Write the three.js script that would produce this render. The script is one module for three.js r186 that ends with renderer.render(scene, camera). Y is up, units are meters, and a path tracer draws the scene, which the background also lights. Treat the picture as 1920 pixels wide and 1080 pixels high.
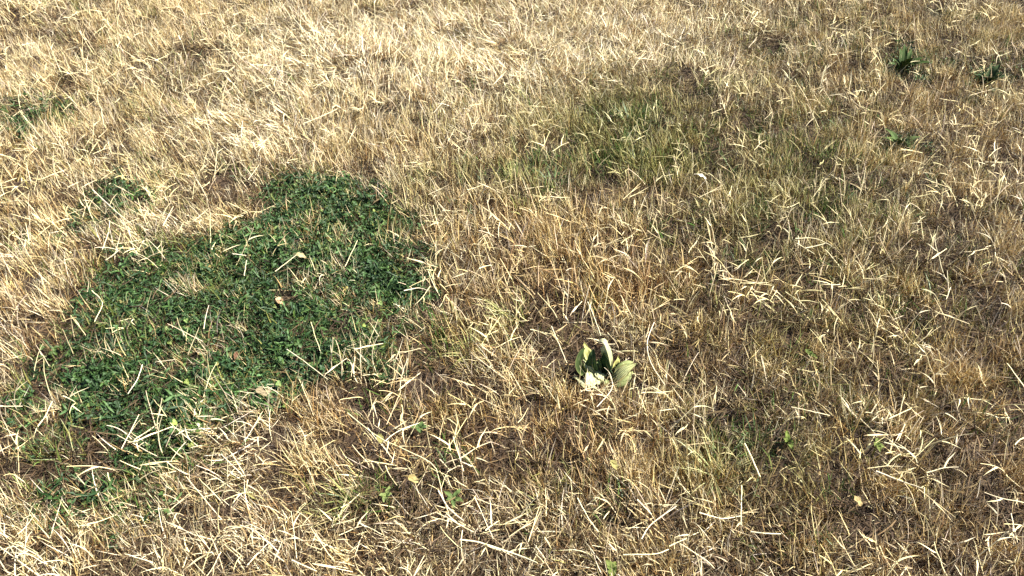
import * as THREE from 'three';
import { ImprovedNoise } from 'three/addons/math/ImprovedNoise.js';

// ---------------------------------------------------------------- camera, sky, sun, exposure
const W = 1024, H = 576;
const scene = new THREE.Scene();
const PITCH = 42, FOV = 40, EYE = 1.0;
const camera = new THREE.PerspectiveCamera(FOV, W / H, 0.05, 400);
camera.position.set(0, EYE, 0);
camera.rotation.set(-PITCH * Math.PI / 180, 0, 0);
scene.add(camera);

const SUN = new THREE.Vector3(0.72, 0.78, -0.02).normalize();
// clear blue sky, paler towards the horizon and round the sun (computed, no sun disc)
{
  const w = 128, h = 64, d = new Float32Array(w * h * 4), v = new THREE.Vector3();
  for (let y = 0; y < h; y++) for (let x = 0; x < w; x++) {
    const phi = (x + 0.5) / w * Math.PI * 2 - Math.PI, th = ((y + 0.5) / h - 0.5) * Math.PI;
    v.set(Math.cos(phi) * Math.cos(th), Math.sin(th), Math.sin(phi) * Math.cos(th));
    const up = Math.max(0, v.y), hz = Math.pow(1 - up, 4), glow = Math.pow(Math.max(0, v.dot(SUN)), 6) * 0.10;
    const c = v.y < 0 ? [0.10, 0.085, 0.06] : [0.045 + 0.13 * hz + glow, 0.075 + 0.125 * hz + glow * 0.95, 0.15 + 0.10 * hz + glow * 0.85];
    d.set([c[0], c[1], c[2], 1], (y * w + x) * 4);
  }
  const t = new THREE.DataTexture(d, w, h, THREE.RGBAFormat, THREE.FloatType);
  t.mapping = THREE.EquirectangularReflectionMapping; t.magFilter = THREE.LinearFilter; t.needsUpdate = true;
  scene.background = t; scene.environment = t;
}

const sun = new THREE.DirectionalLight(new THREE.Color(1, 0.95, 0.85), 5);
sun.position.copy(SUN).multiplyScalar(10).add(new THREE.Vector3(0, 0, -1.6));
sun.target.position.set(0, 0, -1.6);
sun.castShadow = true;
sun.shadow.mapSize.set(4096, 4096);
Object.assign(sun.shadow.camera, { left: -4, right: 4, top: 4, bottom: -4, near: 1, far: 25 });
sun.shadow.radius = 1;
scene.add(sun, sun.target);

const renderer = new THREE.WebGLRenderer({ antialias: true });
renderer.setSize(W, H);
renderer.toneMapping = THREE.LinearToneMapping;
renderer.toneMappingExposure = 3.0;
renderer.shadowMap.enabled = true;

// ---------------------------------------------------------------- helpers
function rng(seed) {
  let a = seed >>> 0;
  return () => { a = (a + 0x6D2B79F5) | 0; let t = Math.imul(a ^ (a >>> 15), 1 | a); t = (t + Math.imul(t ^ (t >>> 7), 61 | t)) ^ t; return ((t ^ (t >>> 14)) >>> 0) / 4294967296; };
}
const perlin = new ImprovedNoise();
const noise = (x, z, f, o = 0) => perlin.noise(x * f + 31.7 + o, 7.31 + o * 1.7, z * f + 12.9 - o);
const fbm = (x, z, f, o = 0) => noise(x, z, f, o) * 0.55 + noise(x, z, f * 2.1, o + 3) * 0.3 + noise(x, z, f * 4.3, o + 6) * 0.18;
const clamp = (v, a = 0, b = 1) => Math.min(b, Math.max(a, v));
const smooth = (a, b, v) => { const t = clamp((v - a) / (b - a)); return t * t * (3 - 2 * t); };
const mix = (a, b, t) => a + (b - a) * t;
const mix3 = (a, b, t) => [mix(a[0], b[0], t), mix(a[1], b[1], t), mix(a[2], b[2], t)];
const V = (x, y, z) => new THREE.Vector3(x, y, z);

const groundH = (x, z) => 0.016 * noise(x, z, 1.9) + 0.013 * noise(x, z, 5.3, 4) + 0.006 * noise(x, z, 14, 8);

// where a spot measured in the 1920x1080 photograph lies on the lawn (h metres above level ground)
const TAN = Math.tan(FOV * Math.PI / 360), CP = Math.cos(PITCH * Math.PI / 180), SP = Math.sin(PITCH * Math.PI / 180);
function at(px, py, h = 0) {
  const u = (px - 960) / 540 * TAN, v = (540 - py) / 540 * TAN;
  const d = V(u, v * CP - SP, -CP - v * SP);
  const t = (EYE - h) / -d.y;
  return V(d.x * t, h, d.z * t);
}
// the same, following the uneven ground
function onLawn(px, py, h = 0) {
  let p = at(px, py, h);
  for (let i = 0; i < 2; i++) p = at(px, py, h + groundH(p.x, p.z));
  return p;
}
function spot(px, py, rx, ry, w = 1) {                       // a soft oval patch on the lawn
  const c = at(px, py);
  return { x: c.x, z: c.z, rx: at(px + rx, py).x - c.x, rz: (at(px, py + ry).z - at(px, py - ry).z) / 2, w };
}
const field = spots => (x, z) => {
  let s = 0;
  for (const p of spots) { const dx = (x - p.x) / p.rx, dz = (z - p.z) / p.rz; s += p.w * Math.exp(-(dx * dx + dz * dz)); }
  return s;
};
const polygon = pts => pts.map(([a, b]) => { const p = at(a, b, 0.012); return [p.x, p.z]; });
function inside(poly, x, z) {
  let c = false;
  for (let i = 0, j = poly.length - 1; i < poly.length; j = i++) {
    const [xi, zi] = poly[i], [xj, zj] = poly[j];
    if ((zi > z) !== (zj > z) && x < (xj - xi) * (z - zi) / (zj - zi) + xi) c = !c;
  }
  return c;
}
const names = {};
function numbered(n) { const k = names[n] = (names[n] ?? -1) + 1; return k ? `${n}_${String(k).padStart(3, '0')}` : n; }
function tag(o, label, category, group, kind) {
  o.userData.label = label; o.userData.category = category;
  if (group) o.userData.group = group;
  if (kind) o.userData.kind = kind;
  return o;
}
function thing(name, pos, label, category, group) {
  const g = new THREE.Group(); g.name = numbered(name); g.position.copy(pos); scene.add(g);
  return tag(g, label, category, group);
}
function part(name, geo, mat, parent) {
  const m = new THREE.Mesh(geo, mat); m.name = name; m.castShadow = m.receiveShadow = true; parent.add(m); return m;
}

// collects ribbons and leaves into one geometry
class Build {
  constructor() { this.p = []; this.c = []; this.i = []; }
  // a grass blade: a folded ribbon that follows pts; w(t) half width, side = width direction at the base, col(t)
  ribbon(pts, width, side, colA, colB, fold = 0.35, taper = 0.75) {
    const n = pts.length, base = this.p.length / 3, t = V(), s = V(), nn = V();
    for (let k = 0; k < n; k++) {
      const f = k / (n - 1);
      t.subVectors(pts[Math.min(n - 1, k + 1)], pts[Math.max(0, k - 1)]).normalize();
      s.copy(side).addScaledVector(t, -side.dot(t)).normalize();
      nn.crossVectors(s, t);
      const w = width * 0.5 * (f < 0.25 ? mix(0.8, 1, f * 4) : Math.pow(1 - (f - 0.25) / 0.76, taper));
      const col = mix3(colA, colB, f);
      const q = pts[k];
      this.p.push(q.x - s.x * w, q.y - s.y * w, q.z - s.z * w);
      this.p.push(q.x + nn.x * w * fold, q.y + nn.y * w * fold, q.z + nn.z * w * fold);
      this.p.push(q.x + s.x * w, q.y + s.y * w, q.z + s.z * w);
      for (let j = 0; j < 3; j++) this.c.push(...(j === 1 ? mix3(col, [col[0] * 0.9, col[1] * 0.9, col[2] * 0.85], 1) : col));
      if (k) for (let j = 0; j < 2; j++) {
        const a = base + (k - 1) * 3 + j, b = a + 3;
        this.i.push(a, a + 1, b, a + 1, b + 1, b);
      }
    }
  }
  // a thin round stalk
  stalk(pts, r0, r1, colA, colB, sides = 4) {
    const n = pts.length, base = this.p.length / 3, t = V(), s = V(), b = V();
    for (let k = 0; k < n; k++) {
      const f = k / (n - 1);
      t.subVectors(pts[Math.min(n - 1, k + 1)], pts[Math.max(0, k - 1)]).normalize();
      s.set(0.31, 0.2, 0.93); s.addScaledVector(t, -s.dot(t)).normalize(); b.crossVectors(t, s);
      const r = mix(r0, r1, f), col = mix3(colA, colB, f), q = pts[k];
      for (let j = 0; j < sides; j++) {
        const a = j / sides * Math.PI * 2, ca = Math.cos(a) * r, sa = Math.sin(a) * r;
        this.p.push(q.x + s.x * ca + b.x * sa, q.y + s.y * ca + b.y * sa, q.z + s.z * ca + b.z * sa);
        this.c.push(...col);
      }
      if (k) for (let j = 0; j < sides; j++) {
        const a = base + (k - 1) * sides + j, a2 = base + (k - 1) * sides + (j + 1) % sides;
        this.i.push(a, a2, a + sides, a2, a2 + sides, a + sides);
      }
    }
  }
  // a leaf surface along a curve. prof(t): half width share, up: rough facing, cup: edges raised (+) or lowered (-)
  leaf(pts, width, up, colA, colB, o = {}) {
    const { nu = 6, nv = 4, cup = 0.25, fold = 0, ripple = 0, veins = 0, wavy = 0, rim = null, vein = null, seed = 1, pow = 0.8, end = 1.1 } = o;
    const curve = new THREE.CatmullRomCurve3(pts), base = this.p.length / 3, s = V(), n = V();
    for (let k = 0; k <= nu; k++) {
      const f = k / nu, q = curve.getPoint(f), t = curve.getTangent(f);
      n.copy(up).addScaledVector(t, -up.dot(t)).normalize(); s.crossVectors(t, n);
      const half = width * 0.5 * Math.pow(Math.max(0.0, Math.sin(Math.PI * Math.min(1, Math.pow(f, pow) * 0.93 + 0.05))), end) + 0.0003;
      for (let j = 0; j <= nv; j++) {
        const g = j / nv * 2 - 1;
        let lift = cup * half * g * g + fold * half * Math.abs(g) + ripple * Math.cos(g * Math.PI * (veins || 3)) ;
        lift += wavy * Math.abs(g) * Math.sin(f * 13 + seed * 2.3 + g * 2.1) + wavy * 0.5 * noise(f * 3, g, 2.2, seed);
        const hw = half * (1 + (wavy ? 0.22 * noise(f, g, 6, seed + 5) + 60 * wavy * noise(f, g, 14, seed + 7) : 0));
        this.p.push(q.x + s.x * hw * g + n.x * lift, q.y + s.y * hw * g + n.y * lift, q.z + s.z * hw * g + n.z * lift);
        let col = mix3(colA, colB, f);
        if (vein) col = mix3(col, vein, 0.6 * Math.pow(Math.abs(Math.cos(g * Math.PI * (veins || 3) * 0.5 * 2)), 6));
        if (rim) col = mix3(col, rim, smooth(0.55, 1, Math.abs(g) + 0.35 * noise(f, g, 4, seed)));
        const m = 1 + 0.25 * noise(f * 2, g, 2.5, seed + 9);
        this.c.push(col[0] * m, col[1] * m, col[2] * m);
        if (k && j) { const a = base + (k - 1) * (nv + 1) + j - 1, b = a + nv + 1; this.i.push(a, b, a + 1, a + 1, b, b + 1); }
      }
    }
  }
  geometry() {
    const g = new THREE.BufferGeometry();
    g.setAttribute('position', new THREE.Float32BufferAttribute(this.p, 3));
    g.setAttribute('color', new THREE.Float32BufferAttribute(this.c, 3));
    g.setIndex(this.i); g.computeVertexNormals();
    return g;
  }
}
// a wandering path: starts at p heading d, bends by curl, sags by sag
function path(r, p, d, len, n, curl, sag, floor = 0.002) {
  const pts = [p.clone()], dir = d.clone().normalize(), q = p.clone(), k = V((r() - 0.5), (r() - 0.5) * 0.6, (r() - 0.5)).multiplyScalar(curl * 2);
  for (let i = 1; i < n; i++) {
    dir.addScaledVector(k, 1 / n).add(V((r() - 0.5) * curl, (r() - 0.5) * curl * 0.6, (r() - 0.5) * curl).multiplyScalar(0.6));
    dir.y -= sag / n; dir.normalize();
    q.addScaledVector(dir, len / (n - 1));
    if (q.y < floor) { q.y = floor; if (dir.y < 0) dir.y = 0.05; }
    pts.push(q.clone());
  }
  return pts;
}
const heading = (az, el) => V(Math.cos(az) * Math.cos(el), Math.sin(el), Math.sin(az) * Math.cos(el));
const sideOf = (az, roll) => V(-Math.sin(az) * Math.cos(roll), Math.sin(roll), Math.cos(az) * Math.cos(roll));

// real colours (linear)
const CREAM = [0.84, 0.76, 0.53], STRAW = [0.80, 0.70, 0.43], GOLD = [0.68, 0.52, 0.24], RUST = [0.27, 0.13, 0.045], UMBER = [0.12, 0.065, 0.03];
const OLIVE = [0.27, 0.27, 0.075], LEAFGREEN = [0.06, 0.12, 0.028];

const straw = new THREE.MeshStandardMaterial({ vertexColors: true, roughness: 0.68, side: THREE.DoubleSide });
const dull = new THREE.MeshStandardMaterial({ vertexColors: true, roughness: 0.85, side: THREE.DoubleSide });
const greenBlade = new THREE.MeshStandardMaterial({ vertexColors: true, roughness: 0.45, side: THREE.DoubleSide });
const leafy = new THREE.MeshPhysicalMaterial({ vertexColors: true, roughness: 0.55, specularIntensity: 0.6, side: THREE.DoubleSide });
const matt = new THREE.MeshPhysicalMaterial({ vertexColors: true, roughness: 0.8, specularIntensity: 0.3, side: THREE.DoubleSide });
const wilted = new THREE.MeshPhysicalMaterial({ vertexColors: true, roughness: 0.9, transmission: 0.1, thickness: 0, specularIntensity: 0.35, side: THREE.DoubleSide });

// ---------------------------------------------------------------- what grows where
const mainPatch = polygon([[505, 322], [600, 325], [700, 345], [748, 375], [792, 430], [808, 500], [800, 560], [768, 600], [742, 650], [702, 690], [640, 690], [575, 722], [545, 790], [480, 806], [405, 785], [372, 825], [345, 870], [290, 900], [220, 880], [160, 830], [118, 770], [128, 690], [165, 600], [185, 510], [235, 480], [300, 462], [370, 455], [430, 435], [490, 415], [492, 370]]);
const sparseGreen = field([spot(225, 385, 65, 60, 1.1), spot(130, 870, 140, 110, 0.6), spot(60, 760, 90, 90, 0.3), spot(230, 960, 130, 60, 0.4), spot(45, 220, 90, 42, 0.9), spot(330, 440, 70, 25, 0.35), spot(560, 330, 80, 25, 0.35), spot(1700, 125, 80, 35, 0.75), spot(1690, 268, 40, 22, 0.6), spot(1850, 150, 60, 35, 0.6), spot(640, 735, 60, 30, 0.25)]);
const patchHoles = field([spot(535, 560, 28, 16, 0.85), spot(435, 655, 34, 14, 0.6), spot(495, 735, 40, 14, 0.9), spot(480, 790, 30, 12, 0.5), spot(735, 445, 28, 26, 0.9), spot(345, 425, 70, 30, 0.9), spot(700, 590, 30, 20, 0.5), spot(600, 540, 40, 20, 0.4), spot(300, 500, 50, 14, 0.35)]);
function clover(x, z) {                                       // 0..1 cover of broad green leaves
  const wx = x + 0.06 * fbm(x, z, 7, 2) + 0.035 * noise(x, z, 25, 5), wz = z + 0.08 * fbm(x, z, 7, 9) + 0.045 * noise(x, z, 25, 1);
  let v = 0;
  for (const [a, b] of [[0, 0], [0.045, 0.02], [-0.045, -0.02], [0.015, -0.05], [-0.015, 0.05], [0.02, 0.022], [-0.02, -0.022]]) if (inside(mainPatch, wx + a, wz + b)) v += 1 / 7;
  v = smooth(0.05, 0.95, v);
  v = Math.max(v, sparseGreen(x, z) * (0.75 + 0.8 * fbm(x, z, 9, 4)));
  return clamp(v - patchHoles(x, z) + Math.min(0, 0.75 * fbm(x, z, 11, 7) + 0.4 * noise(x, z, 45, 3)) - 0.07);
}
const pale = field([spot(850, 110, 420, 100, 0.45), spot(590, 115, 130, 55, 1), spot(800, 60, 260, 60, 0.6), spot(480, 245, 130, 45, 0.9), spot(950, 140, 260, 60, 0.55), spot(720, 125, 50, 30, 0.7), spot(430, 830, 90, 40, 0.9), spot(420, 890, 60, 40, 0.6), spot(1250, 60, 260, 70, 0.45), spot(780, 590, 50, 25, 0.6), spot(980, 680, 90, 40, 0.4), spot(900, 470, 80, 50, 0.35), spot(700, 1000, 300, 60, 0.35), spot(500, 1040, 120, 40, 0.4), spot(350, 430, 70, 25, 0.7), spot(1600, 560, 90, 120, 0.3), spot(1180, 960, 120, 40, 0.3), spot(1100, 1050, 300, 30, 0.3)]);
// grass still green round the edges of the clover patch
const green2 = field([spot(170, 860, 150, 110, 0.9), spot(240, 940, 130, 60, 0.8), spot(225, 390, 80, 60, 0.8), spot(330, 470, 120, 40, 0.7), spot(480, 440, 60, 60, 0.6), spot(550, 340, 100, 35, 0.7), spot(780, 440, 50, 90, 0.7), spot(720, 650, 80, 50, 0.6), spot(560, 740, 100, 40, 0.5), spot(120, 640, 60, 120, 0.5), spot(40, 225, 90, 45, 0.8), spot(1180, 230, 70, 50, 0.9), spot(1200, 310, 90, 30, 0.6), spot(1040, 345, 50, 20, 0.6), spot(1430, 840, 60, 30, 0.7)]);
const olive = field([spot(1120, 260, 400, 120, 0.3), spot(1450, 450, 330, 220, 0.35), spot(1450, 850, 300, 150, 0.2), spot(1180, 225, 110, 70, 1), spot(1060, 240, 140, 60, 0.55), spot(1200, 310, 120, 40, 0.8), spot(950, 330, 150, 30, 0.45), spot(1040, 345, 50, 25, 0.6), spot(1450, 380, 220, 130, 0.55), spot(1500, 250, 120, 70, 0.4), spot(1450, 140, 250, 90, 0.25), spot(1420, 850, 160, 70, 0.7), spot(960, 345, 140, 35, 0.5), spot(1640, 420, 160, 200, 0.3), spot(1250, 620, 200, 60, 0.25), spot(1600, 780, 200, 80, 0.25), spot(1330, 880, 80, 50, 0.5), spot(870, 640, 90, 50, 0.6), spot(1050, 930, 80, 40, 0.4), spot(650, 935, 60, 50, 0.6), spot(830, 790, 70, 40, 0.45), spot(1520, 650, 140, 60, 0.5), spot(770, 400, 50, 60, 0.5), spot(300, 320, 120, 60, 0.3), spot(260, 200, 90, 60, 0.35), spot(1700, 60, 300, 90, 0.4), spot(1480, 960, 200, 60, 0.35), spot(800, 260, 120, 60, 0.2)]);
const rust = field([spot(1050, 490, 240, 90, 0.75), spot(880, 790, 220, 90, 0.8), spot(1080, 830, 180, 100, 0.9), spot(760, 740, 160, 60, 0.6), spot(1300, 560, 220, 120, 0.35), spot(1450, 700, 220, 70, 0.35), spot(750, 290, 140, 60, 0.4), spot(430, 420, 80, 40, 0.4), spot(1150, 560, 200, 60, 0.4), spot(720, 30, 120, 30, 0.3), spot(1750, 700, 200, 300, 0.35), spot(1600, 950, 200, 100, 0.3), spot(60, 550, 130, 200, 0.35)]);  // outermost spots paint slight darkening into the left and right edges
const tall = field([spot(1010, 470, 240, 110, 0.8), spot(1150, 240, 150, 90, 0.4), spot(900, 250, 200, 60, 0.35), spot(1080, 820, 220, 110, 0.45), spot(1380, 880, 140, 80, 0.4), spot(1200, 540, 300, 90, 0.4)]);

// ---------------------------------------------------------------- the ground: one uneven sheet out to the horizon
{
  const n = 300, p = [], c = [], idx = [], uv = [];
  const ax = k => { const u = k / n * 2 - 1; return u * 3.2 + Math.sign(u) * Math.pow(Math.abs(u), 9) * 130; };
  for (let a = 0; a <= n; a++) for (let b = 0; b <= n; b++) {
    const x = ax(b), z = ax(a) - 1.6, far = smooth(4, 9, Math.hypot(x, z + 1.6));
    p.push(x, groundH(x, z) * (1 - far), z); uv.push(x, z);
    const g = clover(x, z) * (1 - far), m = 0.8 + 0.5 * fbm(x, z, 9, 20) + 0.3 * noise(x, z, 40, 2);
    let col = mix3([0.075, 0.046, 0.026], [0.04, 0.026, 0.016], clamp(0.5 + fbm(x, z, 4, 12)));
    col = mix3(col, [0.05, 0.042, 0.026], g);
    col = mix3(col, [0.36, 0.28, 0.14], far);
    c.push(col[0] * m, col[1] * m, col[2] * m);
    if (a && b) { const q = (a - 1) * (n + 1) + b - 1, w = q + n + 1; idx.push(q, w, q + 1, q + 1, w, w + 1); }
  }
  const g = new THREE.BufferGeometry();
  g.setAttribute('position', new THREE.Float32BufferAttribute(p, 3));
  g.setAttribute('color', new THREE.Float32BufferAttribute(c, 3));
  g.setAttribute('uv', new THREE.Float32BufferAttribute(uv, 2));
  g.setIndex(idx); g.computeVertexNormals();
  const S = 512, d = new Uint8Array(S * S * 4), r = rng(5);
  const lat = new Float32Array(S * S).map(() => r());
  for (let y = 0; y < S; y++) for (let x = 0; x < S; x++) {
    let v = 0;
    for (const [st, w] of [[32, 0.4], [8, 0.35], [2, 0.25]]) {
      const gx = Math.floor(x / st), gy = Math.floor(y / st), fx = smooth(0, 1, x / st - gx), fy = smooth(0, 1, y / st - gy), M = S / st;
      const L = (i, j) => lat[((j + M) % M) * S + ((i + M) % M)];
      v += w * mix(mix(L(gx, gy), L(gx + 1, gy), fx), mix(L(gx, gy + 1), L(gx + 1, gy + 1), fx), fy);
    }
    const k = (y * S + x) * 4; d[k] = d[k + 1] = d[k + 2] = v * 255; d[k + 3] = 255;
  }
  const bump = new THREE.DataTexture(d, S, S); bump.wrapS = bump.wrapT = THREE.RepeatWrapping; bump.magFilter = THREE.LinearFilter; bump.repeat.set(2.5, 2.5); bump.needsUpdate = true;
  const m = new THREE.Mesh(g, new THREE.MeshStandardMaterial({ vertexColors: true, roughness: 0.95, bumpMap: bump, bumpScale: 0.008 }));
  m.name = 'ground'; m.receiveShadow = true;
  tag(m, 'dark uneven soil beneath the dry lawn', 'ground', null, 'structure');
  scene.add(m);
}

// ---------------------------------------------------------------- blade and leaf clumps (several variants of each)
const vary = (r, c, a) => { const m = 1 + (r() - 0.5) * a; return [c[0] * m, c[1] * m * (1 + (r() - 0.5) * 0.1), c[2] * m * (1 + (r() - 0.5) * 0.25)]; };
function thatchClump(seed) {                                  // dead blades lying flat and criss-cross
  const r = rng(seed), b = new Build();
  for (let k = 0; k < 80; k++) {
    const az = r() * 6.283, rad = 0.055 * Math.sqrt(r()), pa = r() * 6.283;
    const pts = path(r, V(Math.cos(pa) * rad, 0.001 + r() * 0.012, Math.sin(pa) * rad), heading(az, (r() - 0.25) * 0.6), 0.016 + r() * 0.036, 5, 0.7, 0.15);
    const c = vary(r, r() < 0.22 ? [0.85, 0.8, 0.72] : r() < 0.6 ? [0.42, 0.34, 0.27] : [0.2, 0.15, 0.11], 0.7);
    b.ribbon(pts, 0.0011 + r() * r() * 0.0018, sideOf(az, (r() - 0.5) * 2.8), c, vary(r, c, 0.3), 0.3);
  }
  return b.geometry();
}
function bladeClump(seed, n, lmin, lmax, lean, wid, rad0 = 0.036) {   // standing and leaning blades
  const r = rng(seed), b = new Build();
  for (let k = 0; k < n; k++) {
    const az = r() * 6.283, rad = rad0 * Math.sqrt(r()), pa = r() * 6.283;
    const el = mix(1.52, 0.12, Math.pow(r(), 1.5) * lean);
    const share = Math.pow(r(), 1.4), len = mix(lmin, lmax, share), gapShade = r() < 0.85 - share * 1.35;   // short stubble blades, coloured dark brown to paint shade into the gaps
    const pts = path(r, V(Math.cos(pa) * rad, 0.001, Math.sin(pa) * rad), heading(az, el), len, 6, 0.34, 0.12 + r() * 0.8);
    const t = r(), top = vary(r, gapShade ? [0.28, 0.18, 0.10] : t < 0.48 ? [1, 1, 1] : t < 0.8 ? [1.15, 1.2, 1.4] : [0.5, 0.4, 0.28], 0.35);
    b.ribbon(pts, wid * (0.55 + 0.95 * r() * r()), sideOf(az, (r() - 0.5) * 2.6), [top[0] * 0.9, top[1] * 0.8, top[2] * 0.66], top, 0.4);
  }
  return b.geometry();
}
function stemClump(seed) {                                    // long thin kinked stems
  const r = rng(seed), b = new Build();
  for (let k = 0; k < 4; k++) {
    const az = r() * 6.283, pa = r() * 6.283, rad = 0.05 * r(), flat = r() < 0.35;
    const pts = path(r, V(Math.cos(pa) * rad, flat ? 0.02 + r() * 0.03 : 0.002, Math.sin(pa) * rad), heading(az, flat ? (r() - 0.4) * 0.6 : 0.85 + r() * 0.65), flat ? 0.025 + r() * 0.04 : 0.05 + r() * 0.06, 8, 0.34, flat ? 0.15 : 0.5, 0.015);
    const c = vary(r, [1.05, 1.02, 1], 0.3);
    b.stalk(pts, 0.0008 + r() * 0.0005, 0.0005, c, vary(r, c, 0.2));
    if (r() < 0.6) {
      const q = pts[3 + Math.floor(r() * 3)], a2 = az + (r() - 0.5) * 2;
      b.ribbon(path(r, q, heading(a2, 0.5), 0.02 + r() * 0.03, 5, 0.6, 0.6), 0.0025, sideOf(a2, r() - 0.5), c, c);
    }
  }
  return b.geometry();
}
function cloverSprig(seed) {                                  // small stalked leaves of three leaflets, and narrow single ones
  const r = rng(seed), b = new Build();
  for (let k = 0; k < 14; k++) {
    const pa = r() * 6.283, rad = 0.026 * Math.sqrt(r()), az = r() * 6.283, h = 0.006 + r() * 0.024;
    const p0 = V(Math.cos(pa) * rad, 0, Math.sin(pa) * rad), p1 = V(p0.x + Math.cos(az) * 0.008, h, p0.z + Math.sin(az) * 0.008);
    b.stalk([p0, p0.clone().lerp(p1, 0.6).add(V(0, h * 0.12, 0)), p1], 0.0005, 0.0004, [0.10, 0.15, 0.05], [0.08, 0.15, 0.04], 3);
    const tone = r(), c = vary(r, tone < 0.5 ? [0.022, 0.054, 0.016] : tone < 0.8 ? [0.058, 0.118, 0.032] : tone < 0.97 ? [0.14, 0.20, 0.055] : [0.20, 0.18, 0.07], 0.6);
    const up = V((r() - 0.5) * 2.2, 1, (r() - 0.5) * 2.2).normalize();
    const narrow = r() < 0.6, cnt = narrow ? 1 + Math.floor(r() * 3) : 3, a0 = r() * 6.283;
    for (let j = 0; j < cnt; j++) {
      const a = a0 + j * 6.283 / cnt + (r() - 0.5) * 0.7, len = narrow ? 0.010 + r() * 0.009 : 0.005 + r() * 0.004, d = heading(a, 0); d.addScaledVector(up, -up.dot(d)).normalize();
      const droop = (r() - 0.5) * 0.8;
      const m = p1.clone().addScaledVector(d, len * 0.5), e = p1.clone().addScaledVector(d, len).addScaledVector(up, len * droop);
      b.leaf([p1, m, e], narrow ? 0.0026 + r() * 0.002 : 0.0042 + r() * 0.002, up, c, vary(r, c, 0.3), { nu: 4, nv: 2, cup: 0, fold: 0.3 + r() * 0.7, seed: seed + j, pow: narrow ? 0.8 : 1.2, end: 0.9 });
    }
    if (r() < 0.6) {                                          // a grass blade in between
      const g = vary(r, r() < 0.8 ? [0.045, 0.10, 0.028] : [0.36, 0.34, 0.14], 0.5), a = r() * 6.283;
      b.ribbon(path(r, p0, heading(a, 0.5 + r() * 0.9), 0.02 + r() * 0.03, 5, 0.5, 0.7), 0.0017, sideOf(a, r() - 0.5), g, vary(r, g, 0.4), 0.4);
    }
  }
  return b.geometry();
}

// ---------------------------------------------------------------- scattering
const X0 = -2.5, X1 = 2.5, Z0 = -3.7, Z1 = -0.05;
function scatter(group, name, geos, mat, perM2, seed, place) {
  const r = rng(seed), lists = geos.map(() => []);
  const count = Math.round(perM2 * (X1 - X0) * (Z1 - Z0));
  const q = new THREE.Quaternion(), q2 = new THREE.Quaternion(), Y = V(0, 1, 0), ax = V();
  for (let k = 0; k < count; k++) {
    const x = mix(X0, X1, r()), z = mix(Z0, Z1, r()), a = r() * 6.283, v = Math.floor(r() * geos.length), u = r();
    const hx = Math.max(0, Math.abs(x) - (0.40 - z * 0.64)), hz = Math.max(0, -2.75 - z, z + 0.3), out = Math.hypot(hx, hz);
    if (out > 0 && u * 0.999 > 0.35 - out * 0.12) continue;
    const s = place(x, z, r, out > 0 ? r() : u);
    if (!s) continue;
    q.setFromAxisAngle(Y, a);
    if (s.tilt) { ax.set(Math.sin(s.dir), 0, -Math.cos(s.dir)).negate(); q2.setFromAxisAngle(ax, s.tilt); q.premultiply(q2); }
    const m = new THREE.Matrix4().compose(V(x, groundH(x, z) + (s.y || 0), z), q, V(s.sx || s.s, s.s, s.sx || s.s));
    lists[v].push([m, s.c]);
  }
  lists.forEach((l, v) => {
    if (!l.length) return;
    const im = new THREE.InstancedMesh(geos[v], mat, l.length);
    l.forEach(([m, c], i) => { im.setMatrixAt(i, m); im.setColorAt(i, new THREE.Color().setRGB(...c)); });
    im.name = name; im.castShadow = im.receiveShadow = true; im.userData.kind = 'stuff';
    group.add(im);
  });
}
function stuff(name, label, category) {
  const g = new THREE.Group(); g.name = numbered(name); scene.add(g);
  return tag(g, label, category, null, 'stuff');
}
function dryTone(x, z, r) {
  const p = pale(x, z), o = olive(x, z), u = rust(x, z), n = fbm(x, z, 5, 30) * 0.7;
  let c = mix3(STRAW, GOLD, clamp(0.35 + n + u * 0.5 - p * 0.4 + (r() - 0.5) * 0.8));
  c = mix3(c, CREAM, clamp(p * 1.0 + (r() - 0.55) * 0.9));
  c = mix3(c, RUST, clamp(u * 0.55 + (r() - 0.72) * 1.2) * (1 - clamp(p)));
  if (r() < 0.18) c = mix3(c, [0.46, 0.40, 0.31], 0.7);
  c = mix3(c, OLIVE, clamp(o * 0.75 + (r() - 0.72) * 0.9) * 0.9);
  return c;
}
const flow = (x, z) => 3.0 * Math.PI * fbm(x, z, 1.6, 50);
const T = [11, 12, 13, 14, 15].map(thatchClump);
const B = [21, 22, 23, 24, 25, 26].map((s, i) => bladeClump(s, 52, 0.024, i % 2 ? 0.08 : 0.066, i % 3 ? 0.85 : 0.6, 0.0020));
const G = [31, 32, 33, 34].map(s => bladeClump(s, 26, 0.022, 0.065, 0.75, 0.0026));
const ST = [41, 42, 43, 44, 45, 46].map(stemClump);
const C = [51, 52, 53, 54, 55, 56, 57].map(cloverSprig);

const ROS = at(1122, 696);                                    // where the wilted plant stands: the grass parts round it
const nearPlant = (x, z) => Math.hypot(x - ROS.x, z - ROS.z);

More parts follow.
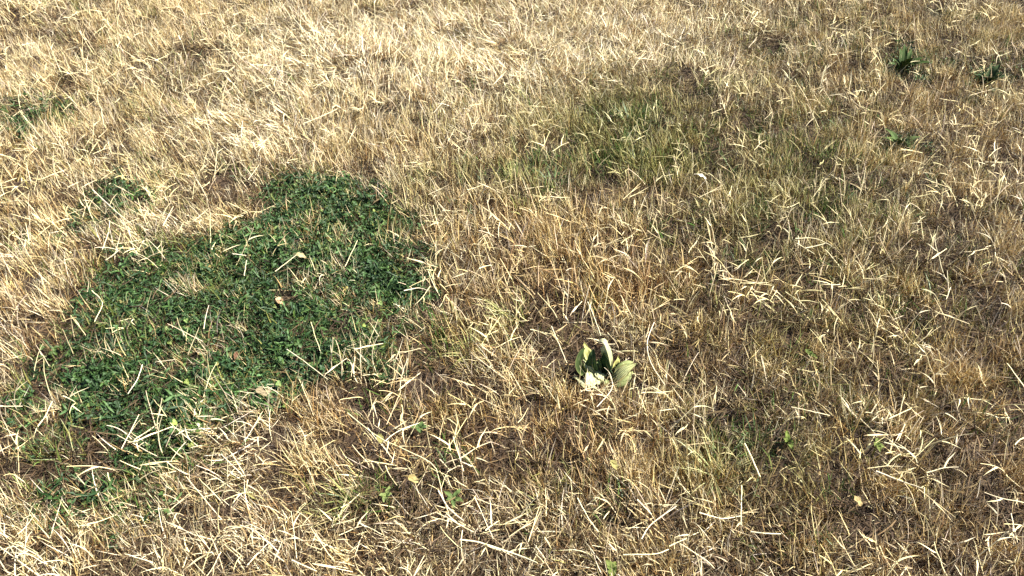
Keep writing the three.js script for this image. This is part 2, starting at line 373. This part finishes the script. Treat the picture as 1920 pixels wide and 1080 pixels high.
const dry = stuff('dry_grass', 'sun-bleached dry lawn grass in straw, gold and rust tones', 'grass');
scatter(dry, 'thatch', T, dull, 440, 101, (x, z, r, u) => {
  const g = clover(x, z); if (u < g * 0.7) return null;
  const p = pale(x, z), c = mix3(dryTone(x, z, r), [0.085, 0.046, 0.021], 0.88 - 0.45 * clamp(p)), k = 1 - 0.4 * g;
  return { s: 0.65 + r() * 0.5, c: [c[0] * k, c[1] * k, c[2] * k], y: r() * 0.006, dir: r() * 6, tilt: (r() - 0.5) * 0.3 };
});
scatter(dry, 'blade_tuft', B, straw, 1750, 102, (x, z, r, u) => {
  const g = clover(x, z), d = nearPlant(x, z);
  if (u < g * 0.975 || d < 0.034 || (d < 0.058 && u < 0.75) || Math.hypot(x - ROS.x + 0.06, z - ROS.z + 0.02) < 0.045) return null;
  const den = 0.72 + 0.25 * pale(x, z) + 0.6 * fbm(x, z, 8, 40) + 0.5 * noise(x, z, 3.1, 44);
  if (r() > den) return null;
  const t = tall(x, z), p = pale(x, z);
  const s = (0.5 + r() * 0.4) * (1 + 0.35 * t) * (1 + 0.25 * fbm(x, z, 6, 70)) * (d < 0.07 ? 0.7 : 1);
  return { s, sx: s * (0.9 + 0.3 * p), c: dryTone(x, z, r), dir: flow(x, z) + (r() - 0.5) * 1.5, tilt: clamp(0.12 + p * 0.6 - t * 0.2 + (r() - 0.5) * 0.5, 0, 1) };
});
scatter(dry, 'stem_tuft', ST, straw, 230, 103, (x, z, r, u) => {
  const g = clover(x, z), d = nearPlant(x, z); if (u < g * 0.985 || (d < 0.05 && u < 0.85)) return null;
  const c = mix3(dryTone(x, z, r), r() < 0.6 ? CREAM : STRAW, 0.35);
  return { s: 0.6 + r() * 0.4, c, dir: flow(x, z) + r(), tilt: (r() - 0.3) * 0.4 };
});
const green = stuff('green_grass', 'olive and green grass blades still alive among the straw', 'grass');
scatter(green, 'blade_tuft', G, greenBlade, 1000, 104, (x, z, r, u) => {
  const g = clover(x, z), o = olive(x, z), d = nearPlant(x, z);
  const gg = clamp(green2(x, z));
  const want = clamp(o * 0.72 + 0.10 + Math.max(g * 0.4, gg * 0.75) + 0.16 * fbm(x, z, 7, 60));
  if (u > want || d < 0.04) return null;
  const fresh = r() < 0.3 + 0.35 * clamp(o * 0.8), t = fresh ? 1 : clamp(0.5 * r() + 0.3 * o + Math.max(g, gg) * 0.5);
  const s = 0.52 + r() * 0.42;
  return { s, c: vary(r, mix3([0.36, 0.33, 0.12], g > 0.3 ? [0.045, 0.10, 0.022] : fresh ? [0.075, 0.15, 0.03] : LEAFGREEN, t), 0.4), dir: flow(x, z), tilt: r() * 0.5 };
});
const patch = stuff('clover_patch', 'dense dark green patch of small clover-like leaves left of centre', 'clover');
scatter(patch, 'clover_sprig', C, leafy, 6200, 105, (x, z, r, u) => {
  const g = clover(x, z); if (u > g * 0.95) return null;
  const n = clamp(0.9 + 0.5 * fbm(x, z, 9, 80), 0.5, 1.3), y = clamp(fbm(x, z, 6, 90) * 0.8 + (r() - 0.75));
  return { s: 0.42 + r() * r() * 0.65, c: [n * (1 + y * 1.1), n * (1 + y * 0.5), n * (1 + (r() - 0.5) * 0.3)], dir: r() * 6, tilt: (r() - 0.5) * 0.5, y: 0.002 };
});

// ---------------------------------------------------------------- the wilted broad-leaved plant
{
  const rel = (cx, cy, h) => onLawn(1000 + cx / 5.4, 580 + cy / 5.4, h / 1000 + 0.008);
  const base = rel(690, 660, 0);
  const o = thing('wilted_plant', base, 'wilted broad-leaved rosette with pale curled leaves, right of centre in the dry grass', 'plant');
  const leaf = (pts, w, up, a, b, opt, label) => {
    const bd = new Build(), P = pts.map(p => rel(...p).sub(base));
    bd.leaf(P, w / 1000, V(...up).normalize(), a, b, { nu: 18, nv: 16, ...opt });
    const m = part('leaf', bd.geometry(), wilted, o);
    if (label) m.userData.label = label;
    // midrib
    const cv = new THREE.CatmullRomCurve3(P), mr = new Build(), n = V(...up).normalize();
    mr.stalk([0, 0.2, 0.4, 0.6, 0.8].map(t => cv.getPoint(t).addScaledVector(n, -0.0002)), 0.0011, 0.0004, [0.55, 0.52, 0.3], b, 5);
    part('midrib', mr.geometry(), wilted, m);
  };
  const DK = [0.013, 0.034, 0.010], OL = [0.026, 0.045, 0.012], PG = [0.32, 0.35, 0.15], WH = [0.50, 0.49, 0.29], YL = [0.60, 0.58, 0.20];
  leaf([[640, 700, 5], [510, 640, 22], [458, 540, 40], [480, 440, 52], [530, 385, 54]], 14, [0.25, 0.45, 0.85], OL, OL, { cup: 0.5, wavy: 0.0012, rim: [0.12, 0.14, 0.045], seed: 1, veins: 3, vein: [0.06, 0.085, 0.025] }, 'olive green leaf curling up at the back left');
  leaf([[640, 660, 6], [600, 590, 24], [598, 490, 44], [612, 400, 58]], 20, [-0.45, 0.35, 0.8], DK, DK, { cup: 0.4, wavy: 0.001, seed: 2, veins: 3, vein: [0.12, 0.2, 0.08] }, 'dark green upright leaf');
  leaf([[660, 690, 5], [590, 610, 22], [535, 520, 33], [505, 480, 38]], 17, [0.25, 0.8, 0.5], [0.30, 0.34, 0.16], [0.38, 0.4, 0.2], { cup: 0.3, wavy: 0.0015, seed: 3, veins: 3, ripple: 0.0004, vein: [0.5, 0.5, 0.3] });
  leaf([[790, 640, 5], [775, 540, 30], [750, 440, 52], [712, 345, 64], [655, 322, 60]], 17, [0.15, 0.35, 0.9], [0.3, 0.34, 0.15], WH, { cup: 0, fold: -1.5, wavy: 0.0012, seed: 4, pow: 0.75, end: 0.8 }, 'tall bleached leaf with its tip folded over');
  leaf([[800, 650, 6], [755, 590, 24], [730, 510, 42], [712, 430, 52]], 24, [-0.75, 0.3, 0.6], DK, DK, { cup: 0.3, wavy: 0.001, seed: 14 });  // dark leaf added to stand for the shaded left face of the tall one
  leaf([[805, 620, 5], [838, 550, 22], [862, 470, 36]], 12, [0.4, 0.6, 0.6], YL, YL, { cup: 0.3, wavy: 0.0008, seed: 5, veins: 2 }, 'short yellow-green leaf');
  leaf([[770, 720, 4], [850, 675, 18], [945, 595, 28], [1050, 548, 20]], 20, [0.12, 0.95, 0.32], [0.06, 0.085, 0.024], [0.13, 0.15, 0.05], { cup: -0.25, wavy: 0.001, seed: 6, veins: 4, ripple: 0.0016, rim: [0.24, 0.22, 0.09], vein: [0.5, 0.5, 0.28], pow: 0.85 }, 'broad ribbed pale green leaf on the right');
  leaf([[780, 745, 3], [860, 730, 10], [950, 680, 14], [1010, 630, 10]], 20, [0.1, 0.95, 0.35], OL, PG, { cup: -0.2, wavy: 0.001, seed: 7, veins: 3, ripple: 0.0006 });
  leaf([[700, 690, 6], [600, 715, 20], [500, 725, 19], [408, 672, 12]], 19, [0.4, 0.9, 0.1], WH, WH, { cup: -0.15, wavy: 0.0032, seed: 8, veins: 3, ripple: 0.0008, vein: [0.34, 0.36, 0.16], end: 0.75 }, 'bleached white leaf lying at the front left');
  leaf([[600, 640, 14], [570, 690, 24], [600, 750, 18], [645, 805, 7]], 17, [0.45, 0.88, 0.1], WH, [0.55, 0.55, 0.34], { cup: -0.2, wavy: 0.003, seed: 9, veins: 3, ripple: 0.0008, vein: [0.36, 0.37, 0.17], end: 0.75 }, 'bleached white leaf bent down at the front');
  leaf([[650, 610, 14], [690, 670, 18], [700, 745, 8]], 20, [0.4, 0.88, 0.2], PG, [0.5, 0.5, 0.3], { cup: -0.2, wavy: 0.0012, seed: 10, veins: 4, ripple: 0.0008, vein: WH });
  leaf([[600, 600, 8], [550, 440, 44], [515, 335, 56]], 13, [0.35, 0.6, 0.7], OL, YL, { cup: 0.3, wavy: 0.0012, seed: 11, rim: YL }, 'narrow leaf with a yellow tip at the back');
  leaf([[830, 670, 4], [890, 590, 20], [945, 520, 28]], 18, [-0.4, 0.6, 0.6], DK, OL, { cup: 0.3, wavy: 0.001, seed: 12 });
  leaf([[680, 650, 4], [640, 590, 14], [570, 570, 24], [520, 590, 26]], 10, [0.2, 0.7, 0.6], DK, OL, { cup: 0.4, wavy: 0.001, seed: 21 });
  leaf([[690, 640, 4], [670, 570, 26], [655, 490, 36]], 9, [-0.2, 0.5, 0.8], DK, [0.1, 0.15, 0.05], { cup: 0.4, wavy: 0.001, seed: 22, vein: [0.2, 0.25, 0.1] });
  leaf([[740, 680, 5], [760, 620, 18], [800, 570, 24]], 10, [-0.3, 0.6, 0.7], DK, DK, { cup: 0.4, wavy: 0.001, seed: 23 });
  leaf([[640, 680, 6], [560, 660, 16], [480, 650, 14]], 11, [0.1, 0.8, 0.5], OL, [0.3, 0.32, 0.15], { cup: 0.3, wavy: 0.0014, seed: 24, veins: 2, vein: PG });
  leaf([[720, 700, 6], [740, 740, 10], [735, 775, 5]], 10, [0.2, 0.9, 0.3], OL, PG, { cup: -0.2, wavy: 0.0012, seed: 25, veins: 2, vein: PG });
  leaf([[820, 690, 6], [870, 600, 24], [960, 540, 30], [1010, 535, 26]], 10, [-0.1, 0.9, 0.4], [0.14, 0.18, 0.06], [0.3, 0.33, 0.14], { cup: 0.4, wavy: 0.001, seed: 26 });
  const cr = new Build();
  for (let k = 0; k < 9; k++) { const a = k * 0.7; cr.stalk([V(Math.cos(a) * 0.004, 0, Math.sin(a) * 0.004), V(Math.cos(a) * 0.009, 0.008, Math.sin(a) * 0.009)], 0.003, 0.0018, [0.2, 0.17, 0.08], [0.22, 0.25, 0.1], 5); }
  part('crown', cr.geometry(), wilted, o);
}

// ---------------------------------------------------------------- tufts one can tell apart
function grassTuft(px, py, n, len, spread, colA, colB, label, seed, lean = [0, 0]) {
  const r = rng(seed), base = onLawn(px, py), o = thing('grass_tuft', base, label, 'grass tuft');
  const b = new Build();
  for (let k = 0; k < n; k++) {
    const az = r() * 6.283, d = heading(az, 1.5 - Math.sqrt(r()) * spread).add(V(lean[0], 0, lean[1])), rad = 0.012 * Math.sqrt(r());
    const c = mix3(colA, colB, r());
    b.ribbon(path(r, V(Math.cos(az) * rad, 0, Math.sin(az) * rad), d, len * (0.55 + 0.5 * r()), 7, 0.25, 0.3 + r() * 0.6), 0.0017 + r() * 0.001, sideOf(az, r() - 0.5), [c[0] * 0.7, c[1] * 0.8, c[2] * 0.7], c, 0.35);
  }
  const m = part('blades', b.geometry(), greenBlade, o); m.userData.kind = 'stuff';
  return o;
}
const DG = [0.05, 0.11, 0.035], MG = [0.11, 0.19, 0.04], PO = [0.46, 0.44, 0.16];
grassTuft(1040, 352, 46, 0.062, 0.9, DG, MG, 'fine dark green grass tuft beyond the tall straw, above the middle', 201, [-0.15, 0.1]);
grassTuft(1185, 235, 60, 0.07, 1.0, DG, [0.17, 0.24, 0.05], 'largest dark green grass tuft, in the olive area at upper right', 202);
grassTuft(1200, 318, 46, 0.06, 1.0, DG, PO, 'dull green grass tuft just below the largest green tuft', 203);
grassTuft(968, 345, 30, 0.06, 0.8, MG, PO, 'pale green grass tuft left of the fine dark tuft', 204);
grassTuft(975, 607, 34, 0.085, 0.75, [0.2, 0.22, 0.07], PO, 'olive tuft of arching blades above left of the wilted plant', 205, [-0.45, -0.2]);
grassTuft(880, 662, 40, 0.055, 1.1, [0.13, 0.15, 0.045], PO, 'low olive tuft between the clover patch and the wilted plant', 206);
grassTuft(1345, 895, 46, 0.085, 0.9, [0.09, 0.13, 0.04], [0.6, 0.56, 0.3], 'grey-green tuft with pale blades at lower right', 207, [0.25, 0]);
grassTuft(655, 935, 40, 0.055, 1.1, DG, PO, 'short green tuft below the clover patch at the bottom', 208);
grassTuft(1022, 945, 30, 0.06, 0.8, [0.12, 0.12, 0.04], PO, 'dark olive upright tuft near the bottom centre', 209, [-0.15, 0]);
grassTuft(1420, 835, 36, 0.05, 1.0, DG, MG, 'low green tuft beside the yellow-green weed leaf at right', 210);
grassTuft(775, 405, 34, 0.05, 1.0, DG, PO, 'green tuft at the upper right edge of the clover patch', 211);
grassTuft(1510, 380, 40, 0.05, 1.0, [0.12, 0.14, 0.04], PO, 'olive tuft at the right above the forked white straw', 212);

// ---------------------------------------------------------------- small weeds and loose leaves
function weed(name, px, py, leaves, len, wid, colA, colB, label, seed, el = 0.7, h = 0.004) {
  const r = rng(seed), base = onLawn(px, py, h), o = thing(name, base, label, 'weed');
  for (let k = 0; k < leaves; k++) {
    const az = k * 2.4 + r(), e = el * (0.6 + 0.7 * r()), L = len * (0.45 + 0.8 * r()), d = heading(az, e), b = new Build();
    const p1 = d.clone().multiplyScalar(L * 0.5), p2 = d.clone().multiplyScalar(L).add(V(0, -L * 0.25, 0)), up = V(-Math.cos(az) * Math.sin(e), Math.cos(e), -Math.sin(az) * Math.sin(e));
    b.leaf([V(0, 0, 0), p1, p2], wid * (0.8 + 0.4 * r()), up, vary(r, colA, 0.3), vary(r, colB, 0.3), { nu: 10, nv: 6, fold: 0.25, cup: 0.1, wavy: 0.0008, seed: seed + k, veins: 2, vein: mix3(colA, [0.3, 0.32, 0.15], 0.25) });
    const m = part('leaf', b.geometry(), matt, o);
    const s = new Build(); s.stalk([V(0, -h, 0), p1.clone().multiplyScalar(0.5), p1], 0.0008, 0.0005, colB, colB, 4); part('midrib', s.geometry(), leafy, m);
  }
}
weed('broadleaf_weed', 1690, 135, 18, 0.085, 0.016, [0.018, 0.04, 0.009], [0.04, 0.075, 0.016], 'larger dark green leafy weed near the top right corner', 301, 1.0, 0.01);
weed('broadleaf_weed', 1685, 278, 12, 0.06, 0.014, [0.024, 0.055, 0.015], [0.075, 0.11, 0.028], 'small mid-green leafy weed below the larger dark weed at right', 302, 0.9, 0.01);
weed('broadleaf_weed', 1850, 158, 12, 0.065, 0.014, [0.015, 0.034, 0.011], [0.03, 0.06, 0.018], 'dark leafy weed at the right edge, beside the larger weed', 307, 0.9, 0.01);
weed('small_weed', 787, 803, 6, 0.016, 0.008, [0.045, 0.09, 0.025], [0.08, 0.13, 0.04], 'tiny green weed with round leaves in brown grass right of the clover patch', 303, 0.6, 0.02);
weed('small_weed', 850, 936, 6, 0.018, 0.007, [0.05, 0.09, 0.025], [0.11, 0.15, 0.045], 'tiny green weed in the straw at the bottom centre left', 304, 0.6, 0.02);
weed('small_weed', 1476, 832, 5, 0.023, 0.009, [0.07, 0.11, 0.02], [0.13, 0.16, 0.035], 'yellow-green weed with upright leaves at lower right', 305, 1.0, 0.02);
weed('small_weed', 1645, 834, 4, 0.017, 0.008, [0.08, 0.115, 0.025], [0.14, 0.16, 0.04], 'yellow-green weed farthest right in the lower lawn', 306, 0.5, 0.03);
weed('small_weed', 1148, 1070, 5, 0.018, 0.008, [0.08, 0.115, 0.025], [0.14, 0.16, 0.04], 'yellow-green weed cut by the bottom edge of the picture', 308, 0.6, 0.025);
weed('small_weed', 724, 930, 5, 0.015, 0.006, [0.11, 0.15, 0.045], [0.17, 0.2, 0.07], 'pale green weed left of the tiny weed at the bottom', 309, 0.6, 0.025);
weed('small_weed', 1518, 665, 5, 0.016, 0.008, [0.08, 0.13, 0.03], [0.15, 0.19, 0.05], 'green weed in the straw right of the wilted plant', 310, 0.7, 0.02);

function looseLeaf(px, py, len, wid, az, colA, colB, label, seed, h = 0.035, tilt = V(0.35, 0.9, 0.2)) {
  const p = onLawn(px, py, h), o = thing('loose_leaf', p, label, 'leaf'), d = heading(az, 0), b = new Build(), up = tilt.clone().normalize();
  d.addScaledVector(up, -up.dot(d)).normalize();
  const P = [d.clone().multiplyScalar(-len / 2), V(0, 0, 0).addScaledVector(up, len * 0.08), d.clone().multiplyScalar(len / 2)];
  b.leaf(P, wid, up, colA, colB, { nu: 12, nv: 8, cup: 0.3, wavy: 0.0012, seed, veins: 2, vein: mix3(colA, [0.6, 0.5, 0.3], 0.3), end: 0.8 });
  part('blade', b.geometry(), wilted, o);
  const s = new Build(); s.stalk([P[0].clone().addScaledVector(d, -len * 0.35).add(V(0, -0.004, 0)), P[0], P[1]], 0.0007, 0.0005, colA, colA, 4); part('stalk', s.geometry(), wilted, o);
}
looseLeaf(712, 823, 0.015, 0.010, 1.2, [0.16, 0.16, 0.04], [0.2, 0.19, 0.06], 'yellow-green leaf at the lower end of a straw below the clover patch', 321);
looseLeaf(775, 899, 0.017, 0.011, 0.4, [0.27, 0.21, 0.07], [0.3, 0.25, 0.11], 'curled yellow leaf in the straw near the bottom centre', 322);
looseLeaf(490, 272, 0.022, 0.014, 0.6, [0.62, 0.6, 0.2], [0.66, 0.62, 0.26], 'pale yellow leaf in bleached grass above the clover patch', 323);
looseLeaf(525, 566, 0.02, 0.012, 0.8, [0.62, 0.42, 0.26], [0.3, 0.12, 0.05], 'curled brown leaf in a gap of the clover patch', 324, 0.022);
looseLeaf(442, 667, 0.014, 0.007, 1.5, [0.08, 0.026, 0.014], [0.10, 0.03, 0.017], 'reddish dead leaf in the middle of the clover patch', 325, 0.024);
looseLeaf(500, 738, 0.036, 0.012, 0.2, [0.26, 0.21, 0.13], [0.24, 0.19, 0.11], 'pale cream dead leaf at the lower edge of the clover patch', 326, 0.022);
looseLeaf(1316, 331, 0.022, 0.008, 0.3, [0.66, 0.6, 0.46], [0.72, 0.68, 0.55], 'small white withered leaf at upper right of the lawn', 327, 0.045);
looseLeaf(1151, 872, 0.016, 0.010, 1.0, [0.24, 0.22, 0.07], [0.28, 0.26, 0.09], 'yellowish leaf below the wilted plant in rusty grass', 328, 0.035);
looseLeaf(565, 480, 0.02, 0.010, 0.2, [0.38, 0.31, 0.16], [0.4, 0.33, 0.19], 'buff dead leaf near the top of the clover patch', 329, 0.026);
looseLeaf(1608, 940, 0.016, 0.010, 1.0, [0.28, 0.21, 0.09], [0.3, 0.23, 0.1], 'buff curled leaf in the straw at lower right', 330, 0.035);

// ---------------------------------------------------------------- long straws one can tell apart: [label, radius mm, height mm, points]
const STRAWS = [
  ['long bent straw standing just right of the wilted plant', 1.3, 48, [[1227, 604], [1215, 634], [1214, 656], [1223, 686], [1247, 722]]],
  ['straight straw above left of the wilted plant', 1.2, 45, [[1034, 612], [1048, 645], [1063, 681]]],
  ['straw pointing down at the white tip of the wilted plant', 1.2, 50, [[1102, 566], [1116, 600], [1127, 630]]],
  ['crooked straw crossing in front of the wilted plant', 1.0, 42, [[1119, 763], [1148, 727], [1143, 700], [1133, 689]]],
  ['long thick straw lying along the bottom edge at centre', 1.7, 48, [[862, 1012], [895, 1016], [924, 1025], [980, 1044], [1008, 1056]]],
  ['thick pale straw sloping to the bottom, left of centre', 1.6, 46, [[822, 920], [841, 952], [870, 977]]],
  ['thin straw sloping down beside the thick pale straw', 1.1, 44, [[890, 932], [907, 970], [925, 1011]]],
  ['long arched straw below the clover patch', 1.1, 46, [[652, 774], [710, 820], [770, 848], [814, 873], [826, 912]]],
  ['greenish straw rising from the yellow-green leaf', 1.0, 45, [[719, 829], [747, 808], [787, 793]]],
  ['arched straw at the bottom left', 1.5, 46, [[470, 1007], [500, 1014], [523, 1037]]],
  ['short thick straw under the arched straw at bottom left', 1.6, 42, [[497, 1027], [533, 1053]]],
  ['straw crossing the bottom edge at left', 1.5, 44, [[547, 1050], [593, 1071]]],
  ['horizontal straw near the bottom edge right of centre', 1.3, 46, [[1169, 1040], [1231, 1038], [1254, 1030]]],
  ['short straw continuing the horizontal one at the bottom', 1.3, 48, [[1255, 1024], [1288, 1009]]],
  ['long straw leaning right in the lower middle', 1.2, 46, [[1203, 1011], [1219, 985], [1268, 949]]],
  ['thick short straw crossing the leaning straw', 1.7, 46, [[1195, 937], [1222, 965]]],
  ['sagging straw below the grey-green tuft', 1.2, 44, [[1311, 961], [1355, 972], [1389, 967]]],
  ['level straw at the lower right', 1.5, 46, [[1408, 997], [1435, 1000], [1464, 1001]]],
  ['upright straw right of the grey-green tuft', 1.1, 50, [[1391, 910], [1389, 985]]],
  ['broad white straw beside the grey-green tuft', 1.9, 52, [[1396, 832], [1411, 862], [1425, 894]]],
  ['bent straw at bottom centre below the rusty grass', 1.4, 46, [[1083, 934], [1104, 973], [1122, 998]]],
  ['upper arm of the forked white straw at right', 1.2, 46, [[1491, 447], [1527, 447], [1560, 461]]],
  ['lower arm of the forked white straw at right', 1.3, 44, [[1494, 456], [1527, 476]]],
  ['cross piece of the forked white straw at right', 1.4, 46, [[1511, 465], [1547, 457]]],
  ['long straw leaving the lower right of the clover patch', 1.2, 36, [[538, 655], [575, 681], [615, 712]]],
  ['straw standing in the right half of the clover patch', 1.1, 38, [[583, 604], [592, 634], [602, 662]]],
  ['level straw in the left half of the clover patch', 1.1, 34, [[291, 679], [329, 674]]],
  ['short level straw at the top edge of the clover patch', 1.4, 34, [[436, 476], [462, 479]]],
  ['straw leaning right in the upper clover patch', 1.0, 38, [[516, 509], [556, 478]]],
  ['short upright straw in the upper clover patch', 1.2, 36, [[458, 517], [462, 488]]],
  ['curved straw at the right edge of the clover patch', 1.2, 34, [[757, 545], [785, 540], [806, 546]]],
  ['straw leaning over the top right of the clover patch', 1.1, 44, [[647, 500], [670, 451]]],
  ['long straw lying at the upper left of the clover patch', 1.5, 40, [[174, 356], [220, 399], [248, 421]]],
  ['bent straw hanging at the left above the clover patch', 1.4, 40, [[206, 414], [202, 440], [192, 468]]],
  ['angled straw at the left rim of the clover patch', 1.4, 40, [[172, 545], [192, 567], [177, 603]]],
  ['straw leaning in the lower left clover', 1.2, 36, [[267, 684], [257, 712], [240, 738]]],
  ['straw lying across bleached grass at upper left', 1.4, 48, [[571, 231], [605, 217], [633, 204]]],
  ['curved straw in the right lawn below the wilted plant', 1.2, 44, [[1484, 763], [1520, 771], [1556, 779]]],
  ['straw touching the yellow-green weed at far right', 1.4, 44, [[1658, 829], [1694, 841]]],
  ['long straw at far lower right', 1.5, 44, [[1643, 883], [1690, 902], [1731, 916]]],
  ['straw slanting upward at far right', 1.5, 44, [[1667, 785], [1708, 766]]],
];
STRAWS.forEach(([label, rad, h, pts], k) => {
  const r = rng(900 + k), P = pts.map(([a, b], i) => onLawn(a, b, (h + (r() - 0.5) * 8) / 1000)), base = P[0].clone();
  const cv = new THREE.CatmullRomCurve3(P.map(p => p.clone().sub(base))), n = 10, q = [];
  for (let i = 0; i <= n; i++) q.push(cv.getPoint(i / n).add(V((r() - 0.5) * 0.0008, (r() - 0.5) * 0.0008, 0)));
  const c = vary(r, k % 3 === 1 ? STRAW : mix3(CREAM, STRAW, 0.35), 0.25), b = new Build();
  b.stalk(q, rad / 1550, rad / 2000, c, mix3(c, STRAW, 0.4), 6);
  const o = thing('straw', base, label, 'straw', 'long pale straws lying on the lawn');
  part('stem', b.geometry(), straw, o);
  const nd = new Build(), m = q[4], m2 = q[5];
  nd.stalk([m.clone().lerp(m2, -0.12), m, m.clone().lerp(m2, 0.12)], rad / 1400, rad / 1400, [0.5, 0.36, 0.16], [0.5, 0.36, 0.16], 6);
  part('node', nd.geometry(), straw, o);
});

renderer.render(scene, camera);
